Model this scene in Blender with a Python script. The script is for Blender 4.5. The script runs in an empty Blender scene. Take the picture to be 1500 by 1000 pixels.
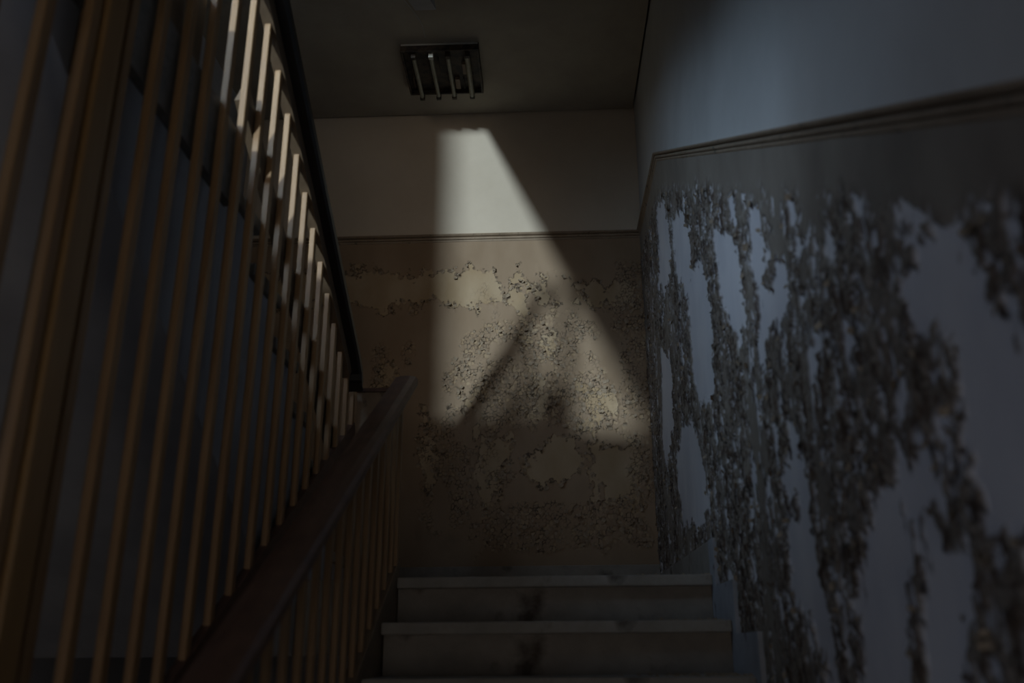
import bpy, bmesh, math
import numpy as np
from mathutils import Matrix, Vector

# ------------------------------------------------------------------ camera, light, exposure
SC = bpy.context.scene
COL = SC.collection
EYE = 1.774
FPX = 1288.593
CR = Vector((0.9991874, 0.03959118, -0.0075555))
CU = Vector((0.02028507, -0.33197329, 0.94307065))
CF = Vector((-0.03482905, 0.94245757, 0.33250664))

cam_d = bpy.data.cameras.new('camera')
cam_d.sensor_width = 36.0
cam_d.lens = FPX * 36.0 / 1500.0
cam_d.clip_start = 0.02
cam_d.dof.use_dof = True
cam_d.dof.focus_distance = 5.4
cam_d.dof.aperture_fstop = 2.0
cam = bpy.data.objects.new('camera', cam_d)
COL.objects.link(cam)
M = Matrix.Identity(4)
for i in range(3):
    M[i][0] = CR[i]; M[i][1] = CU[i]; M[i][2] = -CF[i]
M[2][3] = EYE
cam.matrix_world = M
SC.camera = cam

SC.view_settings.view_transform = 'Standard'
SC.view_settings.look = 'None'
SC.view_settings.exposure = 0.0
SC.view_settings.gamma = 1.0
SC.view_settings.use_curve_mapping = False

W = bpy.data.worlds.new('sky')
SC.world = W
W.use_nodes = True
W.node_tree.nodes['Background'].inputs['Color'].default_value = (0.42, 0.58, 0.85, 1)
W.node_tree.nodes['Background'].inputs['Strength'].default_value = 0.8


def lamp(name, kind, loc, direction, **kw):
    d = bpy.data.lights.new(name, kind)
    for k, v in kw.items():
        setattr(d, k, v)
    o = bpy.data.objects.new(name, d)
    COL.objects.link(o)
    o.location = loc
    o.rotation_euler = Vector(direction).to_track_quat('-Z', 'Y').to_euler()
    return o


# low sun coming in through the tall rear window of the upper hall
lamp('sun', 'SUN', (-4, -8, 7), (0.300, 1.0, -0.08), energy=2.3, angle=math.radians(3.0), color=(0.76, 0.93, 1.04))
# area lamps at unseen openings: blue hall daylight, plus blue and warm fills added
lamp('fill_stair_blue', 'AREA', (-1.965, 1.70, 4.35), (1, 0.56, -0.50), energy=8.5, shape='RECTANGLE', size=0.9, size_y=0.8, color=(0.50, 0.72, 1.0), spread=math.radians(76))  # narrow blue lamp added at an unseen opening to light the right wall
lamp('fill_back_wall_warm', 'AREA', (-2.6, -3.46, 4.8), (0.1, 1, 0), energy=30, shape='RECTANGLE', size=2.0, size_y=2.3, color=(1.0, 0.76, 0.46))  # warm fill added to brighten the left part of the back wall
lamp('fill_upper_warm', 'AREA', (-4.52, -1.75, 5.0), (1, 0.3, -0.1), energy=12, shape='RECTANGLE', size=1.6, size_y=1.5, color=(1.0, 0.74, 0.44))  # warm fill added to lift the ambient on the back wall
lamp('daylight_lower', 'AREA', (-4.52, -1.75, 1.8), (1, 0.3, 0.05), energy=15, shape='RECTANGLE', size=1.6, size_y=1.6, color=(0.60, 0.74, 1.0))
lamp('fill_rear_warm', 'AREA', (0.0, -3.42, 1.2), (-0.1, 1, 0.1), energy=10, shape='RECTANGLE', size=0.9, size_y=1.9, color=(1.0, 0.80, 0.56))  # warm fill added behind the camera for steps and slats

# ------------------------------------------------------------------ measurements of the stairwell
XR = 0.63          # right wall
XS = -0.5638       # inner end of the lower steps
YB = 5.057         # back wall
Y1 = 3.409         # landing edge
ZL = 2.04          # landing level
RISE = 0.17
TA = 0.579
GO = RISE / TA
XLW = -1.95        # left wall of the stairwell
ZD = 4.283         # dado height on the landing
YK = 4.13          # where the dado starts to slope
ZC = 5.19          # ceiling over the landing
ZU = 3.30          # upper floor
YJ = 0.46          # where the left wall ends


def nose(y):        # nosing line of the lower flight
    return ZL - TA * (Y1 - y)


YU = 4.24          # first riser of the upper flight
XU = -0.91         # plane of the tall slat screen


def nose_up(y):     # nosing line of the upper flight
    return ZL + 0.1575 + TA * (YU - y)


def ray(px, py):
    return CF + CR * ((px - 750.0) / FPX) - CU * ((py - 500.0) / FPX)


def on_back(q):
    d = ray(*q); k = YB / d.y
    return (d.x * k, d.z * k + EYE)


def on_right(q):
    d = ray(*q); k = XR / d.x
    return (d.y * k, d.z * k + EYE)


# ------------------------------------------------------------------ materials
def _nodes(name):
    m = bpy.data.materials.new(name)
    m.use_nodes = True
    nt = m.node_tree
    return m, nt, nt.nodes['Principled BSDF']


def mat(name, c1, c2, scale=6.0, rough=0.8, bump=0.15, stretch=(1, 1, 1), c3=None, spots=0.62, spot_scale=9.0, metallic=0.0, bump_scale=60.0, dist=0.003):
    m, nt, b = _nodes(name)
    n = nt.nodes; L = nt.links
    tc = n.new('ShaderNodeTexCoord')
    mp = n.new('ShaderNodeMapping'); mp.inputs['Scale'].default_value = stretch
    L.new(tc.outputs['Object'], mp.inputs['Vector'])
    no = n.new('ShaderNodeTexNoise'); no.inputs['Scale'].default_value = scale
    no.inputs['Detail'].default_value = 8; no.inputs['Roughness'].default_value = 0.62
    L.new(mp.outputs[0], no.inputs['Vector'])
    cr = n.new('ShaderNodeValToRGB')
    cr.color_ramp.elements[0].position = 0.32; cr.color_ramp.elements[0].color = (*c1, 1)
    cr.color_ramp.elements[1].position = 0.70; cr.color_ramp.elements[1].color = (*c2, 1)
    L.new(no.outputs['Fac'], cr.inputs[0])
    col = cr.outputs[0]
    if c3:
        n2 = n.new('ShaderNodeTexNoise'); n2.inputs['Scale'].default_value = spot_scale
        n2.inputs['Detail'].default_value = 6
        L.new(mp.outputs[0], n2.inputs['Vector'])
        r2 = n.new('ShaderNodeValToRGB')
        r2.color_ramp.elements[0].position = spots; r2.color_ramp.elements[1].position = spots + 0.1
        L.new(n2.outputs['Fac'], r2.inputs[0])
        mx = n.new('ShaderNodeMix'); mx.data_type = 'RGBA'
        L.new(r2.outputs[0], mx.inputs['Factor'])
        L.new(col, mx.inputs[6]); mx.inputs[7].default_value = (*c3, 1)
        col = mx.outputs[2]
    L.new(col, b.inputs['Base Color'])
    b.inputs['Roughness'].default_value = rough
    b.inputs['Metallic'].default_value = metallic
    if bump:
        nb = n.new('ShaderNodeTexNoise'); nb.inputs['Scale'].default_value = bump_scale
        nb.inputs['Detail'].default_value = 6
        L.new(mp.outputs[0], nb.inputs['Vector'])
        bp = n.new('ShaderNodeBump'); bp.inputs['Strength'].default_value = bump
        bp.inputs['Distance'].default_value = dist
        L.new(nb.outputs['Fac'], bp.inputs['Height'])
        L.new(bp.outputs[0], b.inputs['Normal'])
    return m


def paint_mat(name, paint1, paint2, bare1, bare2, dark1, dark2):
    """old oil paint / bare plaster / grime, mixed by the surface wear, with gap shade painted along lifted edges"""
    m, nt, b = _nodes(name)
    n = nt.nodes; L = nt.links
    tc = n.new('ShaderNodeTexCoord')

    def ramp(c1, c2, scale, st):
        mp = n.new('ShaderNodeMapping'); mp.inputs['Scale'].default_value = st
        L.new(tc.outputs['Object'], mp.inputs['Vector'])
        no = n.new('ShaderNodeTexNoise'); no.inputs['Scale'].default_value = scale
        no.inputs['Detail'].default_value = 7
        L.new(mp.outputs[0], no.inputs['Vector'])
        cr = n.new('ShaderNodeValToRGB')
        cr.color_ramp.elements[0].position = 0.35; cr.color_ramp.elements[0].color = (*c1, 1)
        cr.color_ramp.elements[1].position = 0.66; cr.color_ramp.elements[1].color = (*c2, 1)
        L.new(no.outputs['Fac'], cr.inputs[0])
        return cr.outputs[0]

    def att(a):
        x = n.new('ShaderNodeAttribute'); x.attribute_name = a
        return x.outputs['Fac']

    def mix(f, a, c):
        mx = n.new('ShaderNodeMix'); mx.data_type = 'RGBA'
        L.new(f, mx.inputs['Factor']); L.new(a, mx.inputs[6]); L.new(c, mx.inputs[7])
        return mx.outputs[2]
    c = mix(att('bare'), ramp(paint1, paint2, 5, (1, 1, 0.5)), ramp(bare1, bare2, 6, (1, 1, 0.6)))
    c = mix(att('grime_gap_shade'), c, ramp(dark1, dark2, 30, (1, 1, 0.6)))
    L.new(c, b.inputs['Base Color'])
    b.inputs['Roughness'].default_value = 0.75
    nb = n.new('ShaderNodeTexNoise'); nb.inputs['Scale'].default_value = 140
    L.new(tc.outputs['Object'], nb.inputs['Vector'])
    bp = n.new('ShaderNodeBump'); bp.inputs['Strength'].default_value = 0.25; bp.inputs['Distance'].default_value = 0.002
    L.new(nb.outputs['Fac'], bp.inputs['Height']); L.new(bp.outputs[0], b.inputs['Normal'])
    return m


MT = dict(
    white=mat('limewashed_wall', (0.48, 0.46, 0.43), (0.57, 0.55, 0.52), 2.0, 0.9, 0.2),
    cream=mat('cream_wall', (0.52, 0.435, 0.335), (0.60, 0.51, 0.40), 2.0, 0.9, 0.2),
    ceil=mat('ceiling_distemper', (0.34, 0.295, 0.24), (0.43, 0.385, 0.31), 2.5, 0.95, 0.2, c3=(0.24, 0.23, 0.2), spots=0.66, spot_scale=3),
    plaster=mat('grey_plaster', (0.34, 0.34, 0.36), (0.46, 0.46, 0.48), 3.0, 0.9, 0.3),
    dado=mat('plain_dado', (0.28, 0.26, 0.23), (0.34, 0.32, 0.28), 4.0, 0.8, 0.3),
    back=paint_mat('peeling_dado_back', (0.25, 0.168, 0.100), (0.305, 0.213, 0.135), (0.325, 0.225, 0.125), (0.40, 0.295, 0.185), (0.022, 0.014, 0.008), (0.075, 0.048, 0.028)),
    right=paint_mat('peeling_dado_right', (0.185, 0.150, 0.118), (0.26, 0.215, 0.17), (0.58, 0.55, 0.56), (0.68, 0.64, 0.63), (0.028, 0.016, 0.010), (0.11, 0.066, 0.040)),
    mould=mat('trim_paint', (0.23, 0.165, 0.108), (0.32, 0.235, 0.16), 14, 0.7, 0.4, c3=(0.09, 0.07, 0.05), spots=0.62, spot_scale=25),
    stone=mat('worn_stone', (0.22, 0.20, 0.175), (0.33, 0.30, 0.265), 7, 0.7, 0.35, c3=(0.10, 0.085, 0.07), spots=0.60, spot_scale=6),
    riser=mat('riser_stone', (0.20, 0.175, 0.15), (0.31, 0.27, 0.23), 6, 0.8, 0.35, c3=(0.08, 0.06, 0.045), spots=0.60, spot_scale=5),
    skirt=mat('skirting_paint', (0.25, 0.25, 0.26), (0.36, 0.36, 0.38), 8, 0.7, 0.3, c3=(0.12, 0.10, 0.09), spots=0.64, spot_scale=14),
    slat=mat('varnished_pine', (0.25, 0.14, 0.062), (0.36, 0.215, 0.10), 9, 0.5, 0.25, (3, 3, 0.35), c3=(0.14, 0.07, 0.03), spots=0.68, spot_scale=8),
    newel=mat('pine_newel', (0.24, 0.135, 0.05), (0.33, 0.195, 0.08), 8, 0.5, 0.25, (3, 3, 0.3), c3=(0.12, 0.06, 0.03), spots=0.66, spot_scale=5),
    rail=mat('dark_brown_handrail', (0.085, 0.044, 0.032), (0.16, 0.088, 0.060), 12, 0.45, 0.2, (2, 0.5, 2)),
    black=mat('black_handrail', (0.012, 0.010, 0.009), (0.022, 0.018, 0.015), 12, 0.5, 0.2),
    board=mat('brown_board', (0.13, 0.085, 0.05), (0.20, 0.135, 0.08), 9, 0.6, 0.25, (2, 0.6, 2)),
    rust=mat('rusted_steel', (0.03, 0.022, 0.017), (0.085, 0.06, 0.04), 22, 0.7, 0.5, c3=(0.02, 0.015, 0.012), spots=0.5, spot_scale=18),
    tube=mat('dusty_glass_tube', (0.20, 0.19, 0.14), (0.30, 0.28, 0.21), 18, 0.45, 0.1),
    holder=mat('cream_lampholder', (0.48, 0.46, 0.40), (0.6, 0.58, 0.5), 20, 0.5, 0.1),
    steel=mat('dull_steel', (0.40, 0.40, 0.38), (0.5, 0.5, 0.47), 20, 0.5, 0.1),
    cable=mat('white_cable', (0.35, 0.34, 0.31), (0.45, 0.44, 0.4), 20, 0.6, 0.0),
    floor=mat('terrazzo_floor', (0.16, 0.15, 0.14), (0.26, 0.24, 0.22), 30, 0.6, 0.2),
    frame=mat('window_frame_paint', (0.4, 0.4, 0.38), (0.5, 0.5, 0.47), 8, 0.6, 0.2),
    chip=mat('paint_chips', (0.20, 0.145, 0.095), (0.36, 0.275, 0.19), 40, 0.8, 0.0),
)


# ------------------------------------------------------------------ mesh helpers
def tag(o, label=None, cat=None, group=None, kind=None):
    if label: o['label'] = label
    if cat: o['category'] = cat
    if group: o['group'] = group
    if kind: o['kind'] = kind
    return o


def link(name, me, m=None, parent=None):
    if m is not None and not me.materials:
        me.materials.append(m)
    o = bpy.data.objects.new(name, me)
    COL.objects.link(o)
    if parent is not None:
        o.parent = parent
        o.matrix_parent_inverse = Matrix.Translation(-parent.location)
    return o


def empty(name, loc=(0, 0, 0)):
    o = bpy.data.objects.new(name, None)
    COL.objects.link(o)
    o.location = loc
    o.empty_display_size = 0.1
    return o


def mesh_from(name, verts, faces, bevel=0.0, seg=2, smooth=False):
    bm = bmesh.new()
    vs = [bm.verts.new(v) for v in verts]
    for f in faces:
        bm.faces.new([vs[i] for i in f])
    bmesh.ops.recalc_face_normals(bm, faces=bm.faces)
    if bevel:
        bmesh.ops.bevel(bm, geom=list(bm.edges), offset=bevel, segments=seg, affect='EDGES', profile=0.6)
    me = bpy.data.meshes.new(name)
    bm.to_mesh(me); bm.free()
    if smooth:
        me.polygons.foreach_set('use_smooth', [True] * len(me.polygons))
    return me


BOXF = [(0, 1, 3, 2), (4, 6, 7, 5), (0, 4, 5, 1), (2, 3, 7, 6), (0, 2, 6, 4), (1, 5, 7, 3)]


def box_me(name, a, b, bevel=0.0, seg=2):
    v = [(x, y, z) for x in (a[0], b[0]) for y in (a[1], b[1]) for z in (a[2], b[2])]
    return mesh_from(name, v, BOXF, bevel, seg)


def box(name, a, b, m, parent=None, bevel=0.0, seg=2):
    return link(name, box_me(name, a, b, bevel, seg), m, parent)


def prism_x(name, yz, x0, x1, m, parent=None, bevel=0.0):
    """polygon in the Y-Z plane extruded along X"""
    n = len(yz)
    v = [(x0, y, z) for y, z in yz] + [(x1, y, z) for y, z in yz]
    f = [tuple(range(n)), tuple(range(2 * n - 1, n - 1, -1))] + [(i, (i + 1) % n, n + (i + 1) % n, n + i) for i in range(n)]
    return link(name, mesh_from(name, v, f, bevel), m, parent)


def sweep(name, prof, path, m, parent=None, smooth=False, side=Vector((1, 0, 0))):
    """closed profile (u along side, w along up-normal) carried along a path of points"""
    P = [Vector(p) for p in path]
    rings = []
    for i, p in enumerate(P):
        t = (P[min(i + 1, len(P) - 1)] - P[max(i - 1, 0)]).normalized()
        up = side.cross(t).normalized()
        if up.z < 0: up = -up
        # keep the profile plane vertical so that mitres stay flush
        k = 1.0 / max(0.3, abs(up.z)) if len(P) > 2 and 0 < i < len(P) - 1 else 1.0
        rings.append([p + side * u + up * w * 1.0 for u, w in prof])
    n = len(prof)
    v = [q for r in rings for q in r]
    f = []
    for i in range(len(P) - 1):
        for j in range(n):
            f.append((i * n + j, i * n + (j + 1) % n, (i + 1) * n + (j + 1) % n, (i + 1) * n + j))
    f.append(tuple(range(n))); f.append(tuple(range((len(P) - 1) * n, len(P) * n))[::-1])
    return link(name, mesh_from(name, v, f, 0, 2, smooth), m, parent)


def cyl_me(name, a, b, r, seg=14, r2=None):
    a = Vector(a); b = Vector(b); t = (b - a).normalized()
    u = t.orthogonal().normalized(); w = t.cross(u)
    r2 = r if r2 is None else r2
    v = []
    for p, rr in ((a, r), (b, r2)):
        for i in range(seg):
            an = 2 * math.pi * i / seg
            v.append(p + u * math.cos(an) * rr + w * math.sin(an) * rr)
    f = [(i, (i + 1) % seg, seg + (i + 1) % seg, seg + i) for i in range(seg)]
    f += [tuple(range(seg))[::-1], tuple(range(seg, 2 * seg))]
    return mesh_from(name, v, f)


def struct(o):
    o['kind'] = 'structure'
    return o


# ------------------------------------------------------------------ the shell
YR = -3.5      # rear wall of the halls
XH = -4.6      # far left wall of the halls
ZT = 6.6       # top ceiling
T = 0.2
# back wall: lime-washed upper part, and the plaster body behind the dado
wall_back = struct(box('wall_back', (XLW - T, YB + 0.012, 0), (XR + T, YB + T, ZT), MT['cream']))
box('lower_plaster', (XLW, YB + 0.003, 0.0), (XR, YB + 0.012, ZL), MT['plaster'], wall_back)
wall_right = struct(box('wall_right', (XR + 0.012, YR - T, 0), (XR + T, YB + 0.01, ZT), MT['white']))
# dado body nearer than the detailed part
top0 = ZD - TA * (YK - 0.6)
prism_x('lower_plaster', [(YR, 0), (0.6, 0), (0.6, top0), (-0.2, top0 - TA * 0.8), (YR, top0 - TA * 0.8)], XR + 0.003, XR + 0.012, MT['dado'], wall_right)
struct(box('wall_hall_return', (XH, YJ, 0), (XLW - T, YJ + T, ZT), MT['plaster']))


def wall_with_holes(name, axis, fixed, thick, u0, u1, z0, z1, holes, m):
    """a wall as one mesh built of boxes around rectangular openings; u is X (axis 'y') or Y (axis 'x')"""
    us = sorted({u0, u1, *[h[0] for h in holes], *[h[1] for h in holes]})
    zs = sorted({z0, z1, *[h[2] for h in holes], *[h[3] for h in holes]})
    bm = bmesh.new()
    for i in range(len(us) - 1):
        for j in range(len(zs) - 1):
            cu = (us[i] + us[i + 1]) / 2; cz = (zs[j] + zs[j + 1]) / 2
            if any(h[0] < cu < h[1] and h[2] < cz < h[3] for h in holes):
                continue
            a, b = us[i], us[i + 1]
            vs = []
            for u in (a, b):
                for t in (fixed, fixed + thick):
                    for z in (zs[j], zs[j + 1]):
                        vs.append(bm.verts.new((u, t, z) if axis == 'y' else (t, u, z)))
            for f in BOXF:
                bm.faces.new([vs[k] for k in f])
    bmesh.ops.recalc_face_normals(bm, faces=bm.faces)
    me = bpy.data.meshes.new(name); bm.to_mesh(me); bm.free()
    return struct(link(name, me, m))


W_ST = (1.18, 2.22, 3.88, 4.82)       # unseen opening added in the left wall for the blue lamp
wall_with_holes('wall_left', 'x', XLW - T, T, YJ, YB + 0.01, 0, ZT, [W_ST], MT['plaster'])
W_UP = (-3.7, -1.55, 3.55, 6.05)       # tall rear window, upper hall
W_DOOR = (-0.5, 0.5, 0.0, 2.15)       # rear door opening, lower hall
wall_with_holes('wall_rear', 'y', YR - T, T, XH - T, XR, 0, ZT, [W_UP, W_DOOR], MT['plaster'])
W_L1 = (-2.6, -0.9, 0.95, 2.65)
W_L2 = (-2.6, -0.9, 4.2, 5.8)
wall_with_holes('wall_hall_left', 'x', XH - T, T, YR, YJ + T, 0, ZT, [W_L1, W_L2], MT['plaster'])


def window_ring(name, axis, fixed, h, wd=0.05):
    o = None
    bits = [((h[0], h[2]), (h[0] + wd, h[3])), ((h[1] - wd, h[2]), (h[1], h[3])), ((h[0] + wd, h[2]), (h[1] - wd, h[2] + wd)), ((h[0] + wd, h[3] - wd), (h[1] - wd, h[3]))]
    root = struct(empty(name, (h[0], fixed, h[2]) if axis == 'y' else (fixed, h[0], h[2])))
    for (a, z0), (b, z1) in bits:
        if axis == 'y': box('window_frame', (a, fixed, z0), (b, fixed + 0.06, z1), MT['frame'], root)
        else: box('window_frame', (fixed, a, z0), (fixed + 0.06, b, z1), MT['frame'], root)
    return root


window_ring('window_1', 'y', YR - 0.15, W_UP)
window_ring('window_2', 'x', XH - 0.15, W_L1)
window_ring('window_3', 'x', XH - 0.15, W_L2)
wst = window_ring('window_added', 'x', XLW - 0.15, W_ST)
box('sun_block_pane', (XLW - 0.13, W_ST[0] + 0.05, W_ST[2] + 0.05), (XLW - 0.12, W_ST[1] - 0.05, W_ST[3] - 0.05), MT['white'], wst)  # opaque sheet added to keep the sun out of this opening
window_ring('door_1', 'y', YR - 0.15, W_DOOR)

struct(box('floor', (XH - T, YR - T, -0.2), (XR + T, YB + T, 0), MT['floor']))
struct(box('floor_landing', (-0.95, Y1 + 0.03, ZL - 0.275), (XR, YB, ZL - 0.001), MT['stone']))
struct(box('floor_upper_hall', (XH, YR, ZU - 0.25), (XLW, YJ, ZU), MT['floor']))
struct(box('floor_upper_gallery', (XLW, YR, ZU - 0.25), (-0.93, YU - 7 * 0.272, ZU), MT['floor']))
struct(box('floor_upper_passage', (-0.93, YR, ZU - 0.25), (XR, 0.02, ZU), MT['floor']))
struct(box('floor_sun_stop', (-0.93, 0.02, ZU - 0.25), (-0.60, 1.2, ZU), MT['floor']))  # unseen floor strip added to set the lower edge of the sun patch
ceiling = struct(box('ceiling', (XLW, Y1, ZC), (XR, YB, ZC + 0.25), MT['ceil']))
struct(box('ceiling_top', (XH - T, YR - T, ZT), (XR + T, YB + T, ZT + 0.2), MT['white']))

# ------------------------------------------------------------------ noise on arrays
def lattice(seed, n=256):
    return np.random.default_rng(seed).random((n, n)).astype(np.float32)


def vnoise(u, v, seed):
    L_ = lattice(seed)
    iu = np.floor(u).astype(int); iv = np.floor(v).astype(int)
    fu = u - iu; fv = v - iv
    fu = fu * fu * (3 - 2 * fu); fv = fv * fv * (3 - 2 * fv)
    a = L_[iu & 255, iv & 255]; b = L_[(iu + 1) & 255, iv & 255]
    c = L_[iu & 255, (iv + 1) & 255]; d = L_[(iu + 1) & 255, (iv + 1) & 255]
    return (a * (1 - fu) + b * fu) * (1 - fv) + (c * (1 - fu) + d * fu) * fv


def fbm(u, v, seed, octv=4):
    s = 0; a = 0.5; t = 0
    for k in range(octv):
        s = s + a * vnoise(u * 2 ** k + 17.3 * k, v * 2 ** k - 9.1 * k, seed + k); t += a; a *= 0.5
    return s / t - 0.5


def worley(u, v, seed):
    R1 = lattice(seed); R2 = lattice(seed + 1); R3 = lattice(seed + 2)
    iu = np.floor(u).astype(int); iv = np.floor(v).astype(int)
    f1 = np.full(u.shape, 9.0); f2 = np.full(u.shape, 9.0); idv = np.zeros(u.shape)
    gx = np.zeros(u.shape); gy = np.zeros(u.shape)
    for a in (-1, 0, 1):
        for b in (-1, 0, 1):
            cu = (iu + a) & 255; cv = (iv + b) & 255
            dx = iu + a + R1[cu, cv] - u; dy = iv + b + R2[cu, cv] - v
            d = np.sqrt(dx * dx + dy * dy)
            n1 = d < f1
            f2 = np.where(n1, f1, np.minimum(f2, d))
            idv = np.where(n1, R3[cu, cv], idv)
            gx = np.where(n1, dx, gx); gy = np.where(n1, dy, gy)
            f1 = np.where(n1, d, f1)
    return f1, f2, idv, gx, gy


def sdf(poly, u, v):
    """signed distance, positive inside"""
    P = np.array(poly, float); n = len(P)
    d = np.full(u.shape, 1e9); ins = np.zeros(u.shape, bool)
    for i in range(n):
        a = P[i]; b = P[(i + 1) % n]; e = b - a
        t = np.clip(((u - a[0]) * e[0] + (v - a[1]) * e[1]) / (e @ e + 1e-12), 0, 1)
        dd = (u - a[0] - t * e[0]) ** 2 + (v - a[1] - t * e[1]) ** 2
        d = np.minimum(d, dd)
        c = ((a[1] > v) != (b[1] > v)) & (u < (b[0] - a[0]) * (v - a[1]) / (b[1] - a[1] + 1e-12) + a[0])
        ins ^= c
    d = np.sqrt(d)
    return np.where(ins, d, -d)


def sm(a, b, x):
    t = np.clip((x - a) / (b - a), 0, 1)
    return t * t * (3 - 2 * t)


def grid_obj(name, X, Y, Z, attrs, m, parent):
    nu, nv = X.shape
    co = np.stack([X, Y, Z], -1).reshape(-1, 3).astype(np.float32)
    idx = np.arange(nu * nv).reshape(nu, nv)
    q = np.stack([idx[:-1, :-1], idx[1:, :-1], idx[1:, 1:], idx[:-1, 1:]], -1).reshape(-1, 4)
    me = bpy.data.meshes.new(name)
    me.vertices.add(len(co)); me.vertices.foreach_set('co', co.ravel())
    me.loops.add(q.size); me.loops.foreach_set('vertex_index', q.ravel().astype(np.int32))
    me.polygons.add(len(q))
    me.polygons.foreach_set('loop_start', np.arange(0, q.size, 4, dtype=np.int32))
    me.polygons.foreach_set('loop_total', np.full(len(q), 4, np.int32))
    me.update(calc_edges=True)
    me.polygons.foreach_set('use_smooth', np.ones(len(q), bool))
    for k, a in attrs.items():
        at = me.attributes.new(k, 'FLOAT', 'POINT')
        at.data.foreach_set('value', a.reshape(-1).astype(np.float32))
    return link(name, me, m, parent)


def flakes(name, pts, normal, along, sizes, rng, m, parent, lift=(0.1, 0.8)):
    """curled chips of paint still hanging on the wall: 3x4 curved sheets, all one mesh"""
    V = []; F = []
    N = Vector(normal); A = Vector(along); Bv = N.cross(A)
    for p, s in zip(pts, sizes):
        an = rng.random() * 6.283
        u = A * math.cos(an) + Bv * math.sin(an); w = N.cross(u)
        li = rng.uniform(*lift); asp = rng.uniform(0.6, 1.5)
        base = len(V)
        jit = rng.uniform(-0.25, 0.25, 12)
        for i in range(4):
            for j in range(3):
                t = i / 3.0
                h = s * li * t * t
                q = Vector(p) + u * (s * (t - 0.15) * (1 - 0.25 * li * t)) + w * (s * asp * (j / 2.0 - 0.5) * (1 - 0.35 * t) + s * 0.25 * jit[i * 3 + j]) + N * (0.0025 + h)
                V.append(q)
        for i in range(3):
            for j in range(2):
                a = base + i * 3 + j
                F.append((a, a + 1, a + 4, a + 3))
    me = bpy.data.meshes.new(name)
    me.from_pydata([tuple(v) for v in V], [], F); me.update()
    return tag(link(name, me, m, parent), kind='stuff')


rng = np.random.default_rng(5)

# ------------------------------------------------------------------ peeling dado, back wall
nx, nz = 560, 500
gx, gz = np.meshgrid(np.linspace(XLW, XR, nx), np.linspace(ZL, ZD - 0.04, nz), indexing='ij')
PB = [on_back(q) for q in [(0, 0)]]
bare_px = [
    # the bare band below the moulding
    [(380, 400), (512, 397), (522, 388), (530, 398), (548, 388), (556, 400), (575, 402), (598, 393), (612, 405), (640, 400), (655, 392), (668, 402), (690, 392), (706, 398), (722, 392), (735, 400), (738, 428), (742, 446), (728, 440), (700, 452), (680, 442), (664, 450), (655, 440), (620, 444), (598, 456), (570, 448), (540, 452), (520, 446), (380, 452)],
    [(757, 394), (772, 420), (774, 442), (768, 456), (750, 458), (744, 446), (741, 434), (748, 424)],
    [(790, 408), (800, 396), (808, 406), (806, 420), (812, 432), (824, 446), (796, 446), (780, 440), (786, 424)],
    [(838, 412), (905, 416), (930, 420), (930, 452), (880, 450), (846, 440)],
    # lower patches
    [(764, 492), (776, 478), (784, 484), (786, 510), (778, 530), (772, 512)],
    [(796, 492), (806, 486), (812, 500), (808, 530), (800, 520)],
    [(782, 545), (806, 545), (806, 600), (800, 622), (764, 622), (760, 596), (778, 592), (782, 570)],
    [(850, 566), (872, 566), (886, 576), (902, 580), (906, 602), (880, 606), (868, 626), (846, 622), (866, 600)],
    [(668, 572), (686, 574), (704, 556), (706, 580), (694, 600), (676, 602)],
    [(560, 540), (580, 536), (590, 560), (570, 580), (556, 566)],
    [(800, 640), (846, 640), (850, 690), (810, 700), (792, 720), (770, 690)],
    [(850, 644), (930, 650), (942, 700), (930, 744), (880, 740), (866, 700)],
    [(700, 630), (748, 640), (740, 700), (716, 744), (690, 720)],
    [(620, 600), (640, 640), (636, 700), (622, 720), (612, 660)],
]
crack_px = [
    ([(655, 388), (830, 386), (850, 470), (640, 470)], 0.45),
    ([(672, 500), (760, 462), (830, 452), (870, 470), (900, 560), (905, 620), (870, 640), (660, 628), (648, 560)], 1.0),
    ([(540, 490), (600, 490), (620, 560), (600, 610), (540, 590)], 0.8),
    ([(610, 600), (700, 620), (760, 700), (720, 800), (612, 800)], 0.8),
    ([(700, 740), (940, 720), (955, 800), (700, 815)], 1.0),
    ([(900, 380), (950, 380), (958, 800), (925, 800), (905, 560)], 1.0),
    ([(500, 395), (640, 395), (640, 455), (500, 455)], 0.25),
]
f = np.full(gx.shape, -1.0)
for pl in bare_px:
    f = np.maximum(f, sdf([on_back(q) for q in pl], gx, gz))
wk = np.zeros(gx.shape)
for pl, w_ in crack_px:
    wk = np.maximum(wk, w_ * sm(-0.07, 0.05, sdf([on_back(q) for q in pl], gx, gz) + 0.10 * fbm(gx * 9, gz * 9, 3)))
wx = gx + 0.012 * fbm(gx * 30, gz * 30, 11); wz = gz + 0.012 * fbm(gx * 30, gz * 30, 15)
f = f + 0.150 * fbm(gx * 15, gz * 12, 21) + 0.085 * fbm(gx * 55, gz * 45, 31) - 0.008
f1, f2, cid, cx, cy = worley(wx / 0.020, wz / 0.023, 41)
edge = f2 - f1
crk = sm(0.30, 0.62, fbm(gx * 10, gz * 8, 51) + 0.5 * wk + 0.05)      # where the paint has crazed
crk = np.clip(crk * wk * 1.5, 0, 1)
cellbare = (cid < 0.22) * crk
bare = np.clip(np.maximum(sm(-0.003, 0.003, f), 0.7 * cellbare * sm(0.04, 0.12, edge)), 0, 1)
gap_shade = np.exp(-((f + 0.003) / (0.0055 + 0.010 * np.clip(fbm(gx * 20, gz * 20, 63) + 0.1, 0, 1))) ** 2) * sm(-0.12, 0.04, fbm(gx * 28, gz * 28, 61))  # dark rim painted along lifted edges, standing in for shade in the gaps
thin = sm(0.24, 0.05, edge) * crk * sm(-0.12, 0.10, fbm(gx * 40, gz * 40, 65))
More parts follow.
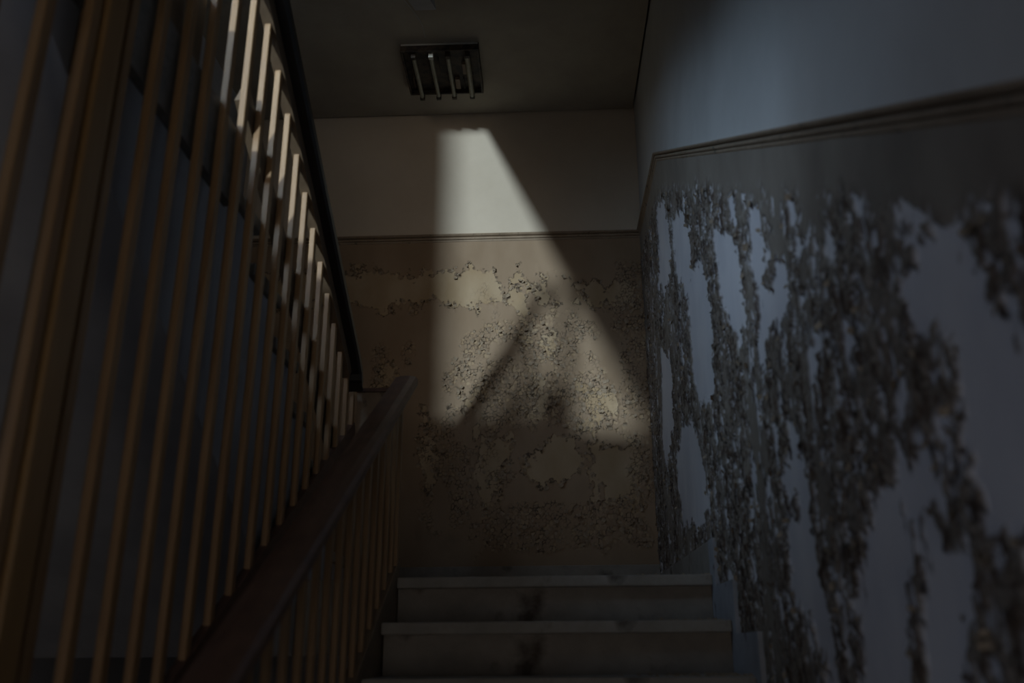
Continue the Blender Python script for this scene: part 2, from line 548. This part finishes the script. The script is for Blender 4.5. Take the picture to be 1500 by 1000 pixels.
stain = sm(0.10, 0.34, fbm(gx * 5, gz * 4, 71)) * sm(2.75, 2.15, gz) * 0.75
grime_gap_shade = np.clip(np.maximum(np.maximum(gap_shade * 0.95, thin * 0.9), stain), 0, 1)
curl = np.exp(-np.clip(-f, 0, 1) / 0.010) * (1 - bare) * sm(-0.1, 0.3, fbm(gx * 24, gz * 24, 81))
disp = 0.003 * (1 - bare) + 0.014 * curl + crk * (1 - cellbare) * (0.006 * cid + 0.007 * (cx * (cid - .5) + cy * (0.6 - cid))) + 0.003 * fbm(gx * 5, gz * 5, 91)
grid_obj('peeling_paint', gx, YB - disp, gz, dict(bare=bare, grime_gap_shade=grime_gap_shade), MT['back'], wall_back)
cand = np.argwhere((np.abs(f) < 0.006) | ((crk > 0.5) & (edge < 0.1)))
cand = cand[rng.choice(len(cand), 1500, replace=False)]
flakes('paint_flakes', [(gx[i, j], YB - disp[i, j], gz[i, j]) for i, j in cand], (0, -1, 0), (1, 0, 0), rng.uniform(0.006, 0.026, 1500), rng, MT['chip'], wall_back, (0.15, 0.9))

# ------------------------------------------------------------------ peeling dado, right wall
ny, nv = 820, 400
gy, gv = np.meshgrid(np.linspace(0.6, YB, ny), np.linspace(0.04, 2.35, nv), indexing='ij')
topz = np.where(gy > YK, ZD, ZD - TA * (YK - gy))
gz = topz - gv
bare_px = [
    [(962, 300), (974, 284), (982, 330), (984, 400), (976, 440), (966, 420)],
    [(985, 318), (1000, 300), (1012, 330), (1016, 420), (1006, 440), (990, 410)],
    [(1004, 400), (1030, 380), (1040, 420), (1050, 520), (1046, 596), (1022, 600), (1012, 500)],
    [(1046, 336), (1074, 330), (1090, 390), (1098, 480), (1086, 502), (1066, 480), (1052, 420)],
    [(1068, 270), (1082, 268), (1080, 300), (1088, 334), (1076, 340), (1070, 310)],
    [(1098, 306), (1112, 298), (1122, 340), (1126, 400), (1142, 430), (1130, 480), (1118, 560), (1106, 548), (1112, 450), (1100, 380)],
    [(1136, 376), (1154, 376), (1162, 410), (1148, 470), (1128, 500), (1122, 460)],
    [(1164, 336), (1190, 334), (1192, 366), (1176, 396), (1166, 376)],
    [(1196, 480), (1210, 490), (1206, 520), (1196, 512)],
    [(1318, 262), (1342, 266), (1352, 300), (1362, 300), (1368, 276), (1382, 262), (1398, 290), (1412, 330), (1440, 352), (1456, 360), (1470, 420), (1500, 440), (1640, 480), (1640, 900), (1470, 900), (1440, 820), (1420, 720), (1410, 600), (1398, 520), (1372, 500), (1350, 520), (1338, 490), (1320, 420), (1344, 366), (1318, 330)],
    [(1330, 600), (1364, 624), (1392, 720), (1440, 800), (1450, 900), (1400, 940), (1360, 860), (1340, 760), (1310, 720), (1334, 660)],
    [(1270, 604), (1290, 606), (1296, 650), (1280, 680), (1272, 640)],
    [(1148, 752), (1180, 730), (1196, 760), (1206, 840), (1222, 900), (1240, 1000), (1250, 1060), (1176, 1060), (1172, 920), (1160, 860)],
    [(1158, 610), (1174, 606), (1178, 660), (1190, 720), (1170, 750), (1142, 720), (1140, 660), (1156, 680)],
    [(1228, 720), (1242, 720), (1240, 760), (1228, 752)],
    [(1290, 700), (1318, 720), (1334, 800), (1344, 900), (1356, 1040), (1270, 1060), (1262, 960), (1250, 880), (1262, 800)],
    [(998, 620), (1016, 612), (1034, 680), (1046, 750), (1030, 778), (1002, 770), (990, 680)],
    [(968, 500), (984, 520), (990, 620), (980, 700), (970, 640)],
    [(1370, 800), (1420, 900), (1440, 1040), (1360, 1040), (1350, 900)],
]
patch_px = [  # crumbling paint standing inside the bare areas
    [(1350, 505), (1378, 496), (1394, 520), (1398, 600), (1408, 700), (1440, 728), (1420, 740), (1388, 700), (1362, 610)],
    [(1324, 325), (1358, 336), (1352, 352), (1326, 344)],
    [(1410, 318), (1426, 320), (1424, 360), (1412, 356)],
    [(1440, 340), (1458, 350), (1456, 380), (1444, 372)],
    [(1460, 400), (1476, 396), (1470, 426), (1460, 430)],
    [(1380, 760), (1404, 764), (1412, 810), (1392, 800)],
    [(1450, 800), (1500, 780), (1560, 860), (1540, 1060), (1440, 1060), (1430, 960)],
    [(1156, 900), (1180, 890), (1206, 960), (1216, 1040), (1180, 1040)],
]
f = np.full(gy.shape, -1.0)
for pl in bare_px:
    f = np.maximum(f, sdf([on_right(q) for q in pl], gy, gz))
for pl in patch_px:
    f = np.minimum(f, -sdf([on_right(q) for q in pl], gy, gz))
slant = gy * 1.0
streak = fbm(slant * 11, gz * 2.2, 103, 5)
top_band = sm(0.14, 0.24, gv + 0.10 * fbm(gy * 8, gz * 3, 105))          # sound paint right below the moulding
f = f + 0.100 * fbm(gy * 18, gz * 7, 111) + 0.085 * fbm(gy * 56, gz * 28, 121) - 0.012
f = np.maximum(f, (fbm(gy * 34, gz * 10, 131) - 0.135) * 0.15)
f = np.where(top_band > 0.5, f, np.minimum(f, -0.02))
wy = gy + 0.012 * fbm(gy * 30, gz * 30, 141); wz = gz + 0.014 * fbm(gy * 30, gz * 30, 145)
f1, f2, cid, cx, cy = worley(wy / 0.017, wz / 0.025, 151)
edge = f2 - f1
crk = np.clip(top_band * sm(-0.20, 0.10, streak + 0.08) * sm(0.004, -0.012, f), 0, 1)
cellbare = (cid < 0.16) * crk
bare = np.clip(np.maximum(sm(-0.003, 0.003, f), cellbare * sm(0.05, 0.15, edge)), 0, 1)
gap_shade = np.exp(-(f / 0.006) ** 2) * sm(-0.12, 0.12, fbm(gy * 30, gz * 22, 161)) * top_band  # shade of the gaps under lifted paint, put into the colour
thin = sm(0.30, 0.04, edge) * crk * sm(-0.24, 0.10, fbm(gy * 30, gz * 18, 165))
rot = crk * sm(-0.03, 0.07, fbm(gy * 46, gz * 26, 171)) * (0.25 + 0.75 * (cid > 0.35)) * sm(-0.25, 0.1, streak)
grime_gap_shade = np.clip(np.maximum(np.maximum(gap_shade, thin * 0.95), rot), 0, 1)
curl = np.exp(-np.clip(-f, 0, 1) / 0.012) * (1 - bare) * sm(-0.1, 0.3, fbm(gy * 24, gz * 18, 181)) * top_band
disp = 0.003 * (1 - bare) + 0.009 * curl + crk * (1 - cellbare) * (0.008 * cid + 0.010 * (cx * (cid - .5) + cy * (0.6 - cid))) + 0.003 * fbm(gy * 5, gz * 5, 191)
grid_obj('peeling_paint', XR - disp, gy, gz, dict(bare=bare, grime_gap_shade=grime_gap_shade), MT['right'], wall_right)
cand = np.argwhere((np.abs(f) < 0.008) & (top_band > 0.6) | ((crk > 0.6) & (edge < 0.08)))
cand = cand[rng.choice(len(cand), 1500, replace=False)]
flakes('paint_flakes', [(XR - disp[i, j], gy[i, j], gz[i, j]) for i, j in cand], (-1, 0, 0), (0, 1, 0), rng.uniform(0.006, 0.022, 1500), rng, MT['chip'], wall_right, (0.1, 0.7))

# ------------------------------------------------------------------ mouldings and baseboards
MPROF = [(0, -0.052), (0.006, -0.052), (0.010, -0.044), (0.010, -0.036), (0.005, -0.034), (0.012, -0.031), (0.014, -0.024), (0.012, -0.018), (0.006, -0.015), (0.016, -0.011), (0.020, -0.004), (0.018, 0.003), (0.0, 0.006)]


def moulding(name, path, inward):
    """sweep of the grooved dado moulding; inward = direction out of the wall"""
    n = len(MPROF); V = []; F = []
    for p in path:
        for u, w in MPROF:
            V.append(Vector(p) + Vector(inward) * (u + 0.001) + Vector((0, 0, w)))
    for i in range(len(path) - 1):
        for j in range(n):
            F.append((i * n + j, i * n + (j + 1) % n, (i + 1) * n + (j + 1) % n, (i + 1) * n + j))
    F.append(tuple(range(n))); F.append(tuple(range((len(path) - 1) * n, len(path) * n))[::-1])
    return struct(link(name, mesh_from(name, V, F), MT['mould']))


moulding('trim_1', [(XLW, YB + 0.01, ZD), (XR, YB + 0.01, ZD)], (0, -1.6, 0))
moulding('trim_2', [(XR + 0.01, YB - 0.03, ZD), (XR + 0.01, YK, ZD)], (-1.6, 0, 0))
moulding('trim_3', [(XR + 0.01, YK, ZD), (XR + 0.01, 0.2, ZD - TA * (YK - 0.2))], (-1.6, 0, 0))


def baseboard(name, a, b):
    return struct(box(name, a, b, MT['riser'], None, 0.004))


baseboard('baseboard_back', (XLW, YB - 0.022, ZL), (XR, YB + 0.002, ZL + 0.185))
base_right = baseboard('baseboard_right', (XR - 0.020, Y1 + 0.022, ZL), (XR + 0.002, YB - 0.024, ZL + 0.125))


# ------------------------------------------------------------------ stairs
def flight_lower():
    root = empty('stair_flight', (0, 0.2, 0))
    tag(root, 'lower stone stair flight with worn nosings climbing to the landing', 'stairs')
    n = 12
    tread = box_me('tread', (XS, -0.025, -0.040), (XR - 0.021, GO + 0.01, 0), 0.006)
    ris = box_me('riser', (XS + 0.005, 0.012, -RISE - 0.002), (XR - 0.021, 0.05, -0.038), 0.0)
    tread.materials.append(MT['stone']); ris.materials.append(MT['riser'])
    for k in range(n):
        y = Y1 - k * GO; z = ZL - k * RISE
        t = link('tread', tread, None, root); t.location = (0, y, z)
        r = link('riser', ris, None, root); r.location = (0, y, z)
    # solid body under the steps
    yz = []
    for k in range(n):
        y = Y1 - k * GO; z = ZL - k * RISE
        yz += [(y + GO - 0.02 if k == 0 else y + GO + 0.03, z - 0.042), (y + 0.04, z - 0.042)]
    yz[0] = (Y1 + 0.04, ZL - 0.042)
    yz = yz[1:]
    yz += [(Y1 - (n - 1) * GO + 0.04, 0.002), (Y1 - (n - 1) * GO + 0.4, 0.002), (Y1 + 0.04, ZL - 0.40)]
    prism_x('stair_body', yz, XS + 0.01, XR - 0.022, MT['plaster'], root)
    # stepped skirting along the right wall
    o = 0.085; hgt = 0.125
    up = []; lo = []
    for k in range(n):
        y = Y1 - k * GO - o; z = ZL - k * RISE + hgt
        if k == 0:
            up.append((y, z - RISE))
            up.insert(0, (y, z))
        else:
            up += [(y, z), (y, z - RISE)]
    for k in range(n):
        y = Y1 - k * GO; z = ZL - k * RISE
        lo += [(y + 0.02, z - 0.03), (y + 0.02, z - RISE - 0.03)]
    yz = [(Y1 + 0.02, ZL + hgt)] + up[:-1] + [(up[-2][0], 0.005)] + [(lo[-1][0], 0.005)] + lo[::-1][1:]
    for k in range(n):
        y = Y1 - k * GO - o; z = ZL - k * RISE
        ya = y; yb = Y1 - k * GO + 0.02
        yn = Y1 - (k + 1) * GO + 0.02
        za = z + hgt
        # one board for each step: upright piece beside the riser, level piece beside the tread
        pts = [(yb, za), (ya, za), (ya, za - RISE), (yn + 0.001, za - RISE), (yn + 0.001, za - RISE - hgt - 0.02), (yb, za - RISE - hgt - 0.02)]
        pts = [(yy, max(zz, 0.003)) for yy, zz in pts]
        if k == n - 1:
            pts = [(yb, za), (ya, za), (ya, 0.003), (yb, 0.003)]
        prism_x('skirting_board', pts, XR - 0.020, XR - 0.001, MT['skirt'], base_right)
    # outer string under the balusters
    a = Y1 + 0.05; b = 0.25
    prism_x('string_board', [(a, nose(a) + 0.05), (a, nose(a) - 0.33), (b, max(0.004, nose(b) - 0.33)), (b, nose(b) + 0.05)], XS - 0.042, XS - 0.002, MT['board'], root, 0.004)
    return root


flight_lower()


def flight_upper():
    root = empty('stair_flight', (-1.4, YU, ZL))
    tag(root, 'upper stair flight with grey plastered underside rising behind the slat screen', 'stairs')
    n = 8; r = (ZU - ZL) / n; g = r / TA
    x0, x1 = XLW + 0.002, XU - 0.045
    tread = box_me('tread', (x0, -g - 0.01, -0.045), (x1 + 0.02, 0.03, 0), 0.008)
    tread.materials.append(MT['stone'])
    for k in range(1, n):
        t = link('tread', tread, None, root); t.location = (0, YU - (k - 1) * g, ZL + k * r)
    sof = lambda y: ZL - 0.275 + TA * (Y1 - y)          # underside, springing from the landing beam
    yz = [(Y1 + 0.028, ZL - 0.275), (YB - 0.036, ZL - 0.275), (YB - 0.036, ZL), (YU - 0.002, ZL)]
    for k in range(1, n):
        y = YU - (k - 1) * g - 0.002; z = ZL + k * r
        yz += [(y, z - 0.047), (y - g, z - 0.047)]
    yt = YU - (n - 1) * g + 0.002
    yz += [(yt, ZU - 0.26)]
    ye = Y1 - (ZU - 0.25 - ZL + 0.275) / TA
    yz += [(yt, sof(yt))]
    prism_x('stair_body', yz, x0, x1, MT['plaster'], root)
    # plastered slope carrying on below the gallery floor
    prism_x('sloping_soffit', [(yt - 0.002, sof(yt)), (yt - 0.002, ZU - 0.252), (ye, ZU - 0.252)], x0, x1, MT['plaster'], root)
    return root


flight_upper()


def flight_next():
    root = empty('stair_flight', (0, Y1, 5.44))
    tag(root, 'next stair flight overhead, hiding the daylight from the landing wall', 'stairs')
    n = 12; r = (5.44 - ZU) / n; g = r / TA
    yz = [(Y1 - 0.002, 5.44)]
    for k in range(n):
        y = Y1 - 0.002 - k * g; z = 5.44 - k * r
        if k: yz.append((y + 0.0, z))
        yz.append((y, z - r))
    ye = yz[-1][0]
    yz += [(ye - 0.02, ZU + 0.002), (ye + 0.10, ZU - 0.22), (Y1 - 0.002, 5.19)]
    yz = [q for i, q in enumerate(yz) if i == 0 or q != yz[i - 1]]
    prism_x('stair_body', yz, -0.56, XR - 0.002, MT['plaster'], root)
    zb = lambda y: 4.83 - TA * (Y1 - y)
    prism_x('string_board', [(4.035, 5.188), (Y1 - 0.005, 5.188), (Y1 - 0.005, 5.50), (0.1, 5.50 - TA * 3.3), (0.1, zb(0.1))], -0.68, -0.562, MT['plaster'], root)  # unseen string, run on past the landing edge to shape the sun patch
    return root


flight_next()

# ------------------------------------------------------------------ lower balustrade
root = empty('stair_balustrade', (XS - 0.02, Y1, ZL))
tag(root, 'slatted wooden balustrade with broad dark brown handrail beside the lower steps', 'balustrade')
HL = lambda y: 2.852 - TA * (Y1 - y)
hp = [(-0.048, -0.012), (-0.040, -0.001), (-0.020, 0.004), (0.0, 0.005), (0.020, 0.004), (0.040, -0.001), (0.048, -0.012), (0.046, -0.034), (0.034, -0.050), (-0.034, -0.050), (-0.046, -0.034)]
sweep('handrail', hp, [(-0.548, y, HL(y)) for y in (0.15, 1.0, 2.0, 3.0, 3.34)], MT['rail'], root)
sl_w, sl_d = 0.018, 0.026
k = 0
y = 3.36
lower_ys = []
while y > 0.5:
    lower_ys.append(y); y -= 0.120
for y in lower_ys:
    yy = min(y, 3.33)
    zb = nose(y) + 0.045; zt = HL(yy) - 0.045
    x = XS - 0.022
    ang = TA * sl_d / 2
    v = [(x - sl_w / 2, y - sl_d / 2, zb - ang), (x + sl_w / 2, y - sl_d / 2, zb - ang), (x + sl_w / 2, y + sl_d / 2, zb + ang), (x - sl_w / 2, y + sl_d / 2, zb + ang)]
    v += [(a, b, zt + (ang if b > y else -ang)) for a, b, c in v]
    fcs = [(0, 1, 2, 3), (4, 5, 6, 7), (0, 1, 5, 4), (1, 2, 6, 5), (2, 3, 7, 6), (3, 0, 4, 7)]
    link('slat', mesh_from('slat', v, fcs, 0.002, 1), MT['slat'], root)
box('newel_post', (XS - 0.040, Y1 - 0.012, ZL - 0.15), (XS - 0.004, Y1 + 0.024, HL(3.27) - 0.05), MT['slat'], root, 0.003)

# ------------------------------------------------------------------ upper balustrade: a tall slat screen in the well
root = empty('slat_screen', (XU, 3.9, ZL))
tag(root, 'tall screen of brown slats under a black handrail on the upper flight', 'balustrade')
HU = lambda y: 2.927 + TA * (4.091 - y)
hx = XU + 0.024
hp2 = [(-0.038, -0.036), (0.031, -0.036), (0.040, -0.024), (0.041, 0.005), (0.031, 0.026), (0.012, 0.036), (-0.022, 0.036), (-0.036, 0.024), (-0.041, 0.0)]
path = [(hx, 3.914, HU(3.914) - 0.085), (hx, 3.924, HU(3.924) - 0.050), (hx, 3.906, HU(3.906) - 0.014), (hx, 3.84, HU(3.84)), (hx, 3.0, HU(3.0)), (hx, 2.33, HU(2.33)), (hx, 1.95, HU(1.95))]
sweep('handrail', hp2, path, MT['black'], root)
bp = [(-0.026, -0.090), (0.012, -0.090), (0.014, -0.036), (-0.026, -0.036)]
sweep('top_rail', bp, [(XU + 0.008, y, HU(y)) for y in (3.885, 3.0, 2.33)], MT['board'], root)
mid = [(-0.016, -0.054), (0.010, -0.054), (0.010, 0.036), (-0.016, 0.036)]
sweep('bottom_rail', mid, [(XU - 0.024, y, nose_up(y) + 0.16) for y in (3.96, 3.0, 2.34)], MT['board'], root)
SB = lambda y: 2.394 - 0.600 * (3.337 - y)          # where the slats stop, beside the lower handrail
bs = [(-0.014, -0.10), (0.014, -0.10), (0.014, 0.0), (-0.014, 0.0)]
sweep('foot_rail', bs, [(XU, y, SB(y)) for y in (4.02, 2.8, 0.8)], MT['rail'], root)
sl_w, sl_d = 0.021, 0.031
y = 4.002
while y > 0.75:
    zt = (HU(y) - 0.043) if y > 2.33 else max(ZU + 0.03, min(HU(y) - 0.043, 1.834 + (0.7052 * y + 0.031) / 0.811))
    zb = SB(y) - 0.02
    x = XU
    ang = TA * sl_d / 2
    a2 = ang if y > 2.33 else 0
    v = [(x - sl_w / 2, y - sl_d / 2, zb - ang), (x + sl_w / 2, y - sl_d / 2, zb - ang), (x + sl_w / 2, y + sl_d / 2, zb + ang), (x - sl_w / 2, y + sl_d / 2, zb + ang)]
    v += [(a, b, zt + (-a2 if b > y else a2)) for a, b, c in v]
    if abs(y - 1.52) > 0.06:
        link('slat', mesh_from('slat', v, [(0, 1, 2, 3), (4, 5, 6, 7), (0, 1, 5, 4), (1, 2, 6, 5), (2, 3, 7, 6), (3, 0, 4, 7)], 0.002, 1), MT['slat'], root)
    y -= 0.1422
box('newel_post', (XU - 0.045, 1.47, 0.9), (XU + 0.020, 1.540, ZU + 0.9), MT['newel'], root, 0.006)
box('slat_shade_board', (XU - 0.060, 1.25, ZU + 0.001), (XU - 0.030, 2.02, ZU + 0.24), MT['board'], root, 0.003)  # unseen board added to keep the sun off the nearer slats
pn = box('end_panel', (XU + 0.014, 4.04, ZL), (-0.70, 4.06, 2.955), MT['mould'], root, 0.002)
box('capping', (XU + 0.012, 4.03, 2.955), (-0.70, 4.068, 2.975), MT['rail'], pn, 0.003)

# ------------------------------------------------------------------ ceiling light
fx0, fx1, fy0, fy1 = -0.812, -0.345, 4.325, 4.760
zf = ZC - 0.05
root = empty('ceiling_light', ((fx0 + fx1) / 2, (fy0 + fy1) / 2, ZC))
tag(root, 'rusted square ceiling light with four bare dead fluorescent tubes', 'ceiling light')
box('backing_plate', (fx0 + 0.006, fy0 + 0.006, ZC - 0.022), (fx1 - 0.006, fy1 - 0.006, ZC - 0.001), MT['rust'], root)
for a, b in (((fx0, fy0), (fx1, fy0 + 0.012)), ((fx0, fy1 - 0.012), (fx1, fy1)), ((fx0, fy0 + 0.012), (fx0 + 0.012, fy1 - 0.012)), ((fx1 - 0.012, fy0 + 0.012), (fx1, fy1 - 0.012))):
    box('frame', (*a, zf - 0.004), (*b, ZC - 0.001), MT['rust'], root, 0.002)
box('front_strip', (fx0 + 0.004, fy0 - 0.003, ZC - 0.014), (fx1 - 0.004, fy0 - 0.0005, ZC - 0.003), MT['steel'], root)
for i, u in enumerate((0.16, 0.385, 0.60, 0.845)):
    x = fx0 + u * (fx1 - fx0)
    r = 0.013 if i < 3 else 0.017
    link('fluorescent_tube', cyl_me('fluorescent_tube', (x, fy0 + 0.05, zf - 0.012), (x, fy1 + 0.012, zf - 0.012), r), MT['tube'], root)
    box('lamp_holder', (x - 0.014, fy0 + 0.026, zf - 0.028), (x + 0.014, fy0 + 0.052, ZC - 0.022), MT['holder'] if i == 1 else MT['rust'], root, 0.003)
    box('lamp_holder', (x - 0.015, fy1 + 0.004, zf - 0.030), (x + 0.015, fy1 + 0.024, ZC - 0.03), MT['rust'], root, 0.003)
rg = np.random.default_rng(9)
for i in range(7):
    x = rg.uniform(fx0 + 0.05, fx1 - 0.05); yy = rg.uniform(fy0 + 0.08, fy1 - 0.12)
    box('ballast' if i < 3 else 'wiring', (x - 0.015, yy, ZC - 0.045), (x + 0.015 if i < 3 else x - 0.010, yy + 0.10, ZC - 0.022), MT['rust'] if i % 2 else MT['board'], root, 0.003)

# thin cable clipped to the ceiling
pts = [(-0.655, 4.265, ZC - 0.004), (-0.66, 4.15, ZC - 0.004), (-0.70, 4.02, ZC - 0.004), (-0.78, 3.86, ZC - 0.004), (-0.88, 3.7, ZC - 0.004), (-0.95, 3.5, ZC - 0.004)]
cu = bpy.data.curves.new('ceiling_cable', 'CURVE'); cu.dimensions = '3D'; cu.bevel_depth = 0.003; cu.bevel_resolution = 2
sp = cu.splines.new('BEZIER'); sp.bezier_points.add(len(pts) - 1)
for b_, p in zip(sp.bezier_points, pts):
    b_.co = p; b_.handle_left_type = b_.handle_right_type = 'AUTO'
cu.materials.append(MT['cable'])
tmp = bpy.data.objects.new('tmp', cu); COL.objects.link(tmp)
bpy.context.view_layer.update()
me = bpy.data.meshes.new_from_object(tmp.evaluated_get(bpy.context.evaluated_depsgraph_get()))
bpy.data.objects.remove(tmp)
tag(link('ceiling_cable', me), 'thin pale cable running over the ceiling to the light', 'cable')

# ------------------------------------------------------------------ fallen plaster on the steps
V = []; F = []
for i in range(420):
    k = rng.choice([0, 0, 0, 1, 2, 2, 3])
    yy = Y1 - k * GO + rng.uniform(-0.015, GO - 0.06)
    if k == 0: yy = Y1 + rng.uniform(-0.015, 0.5)
    x = XR - 0.025 - abs(rng.normal(0, 0.16))
    if x < XS + 0.05: continue
    z = ZL - k * RISE + 0.001
    s = rng.uniform(0.003, 0.011); an = rng.random() * 6.28
    b0 = len(V)
    for t in range(4):
        V.append((x + s * math.cos(an + t * 1.57) * rng.uniform(.6, 1.3), yy + s * math.sin(an + t * 1.57) * rng.uniform(.6, 1.3), z))
    V.append((x, yy, z + s * rng.uniform(0.4, 1.0)))
    F += [(b0, b0 + 1, b0 + 4), (b0 + 1, b0 + 2, b0 + 4), (b0 + 2, b0 + 3, b0 + 4), (b0 + 3, b0, b0 + 4)]
me = bpy.data.meshes.new('fallen_plaster'); me.from_pydata(V, [], F); me.update()
tag(link('fallen_plaster', me, MT['chip']), 'crumbs of fallen paint and plaster along the steps by the peeling wall', 'debris', kind='stuff')
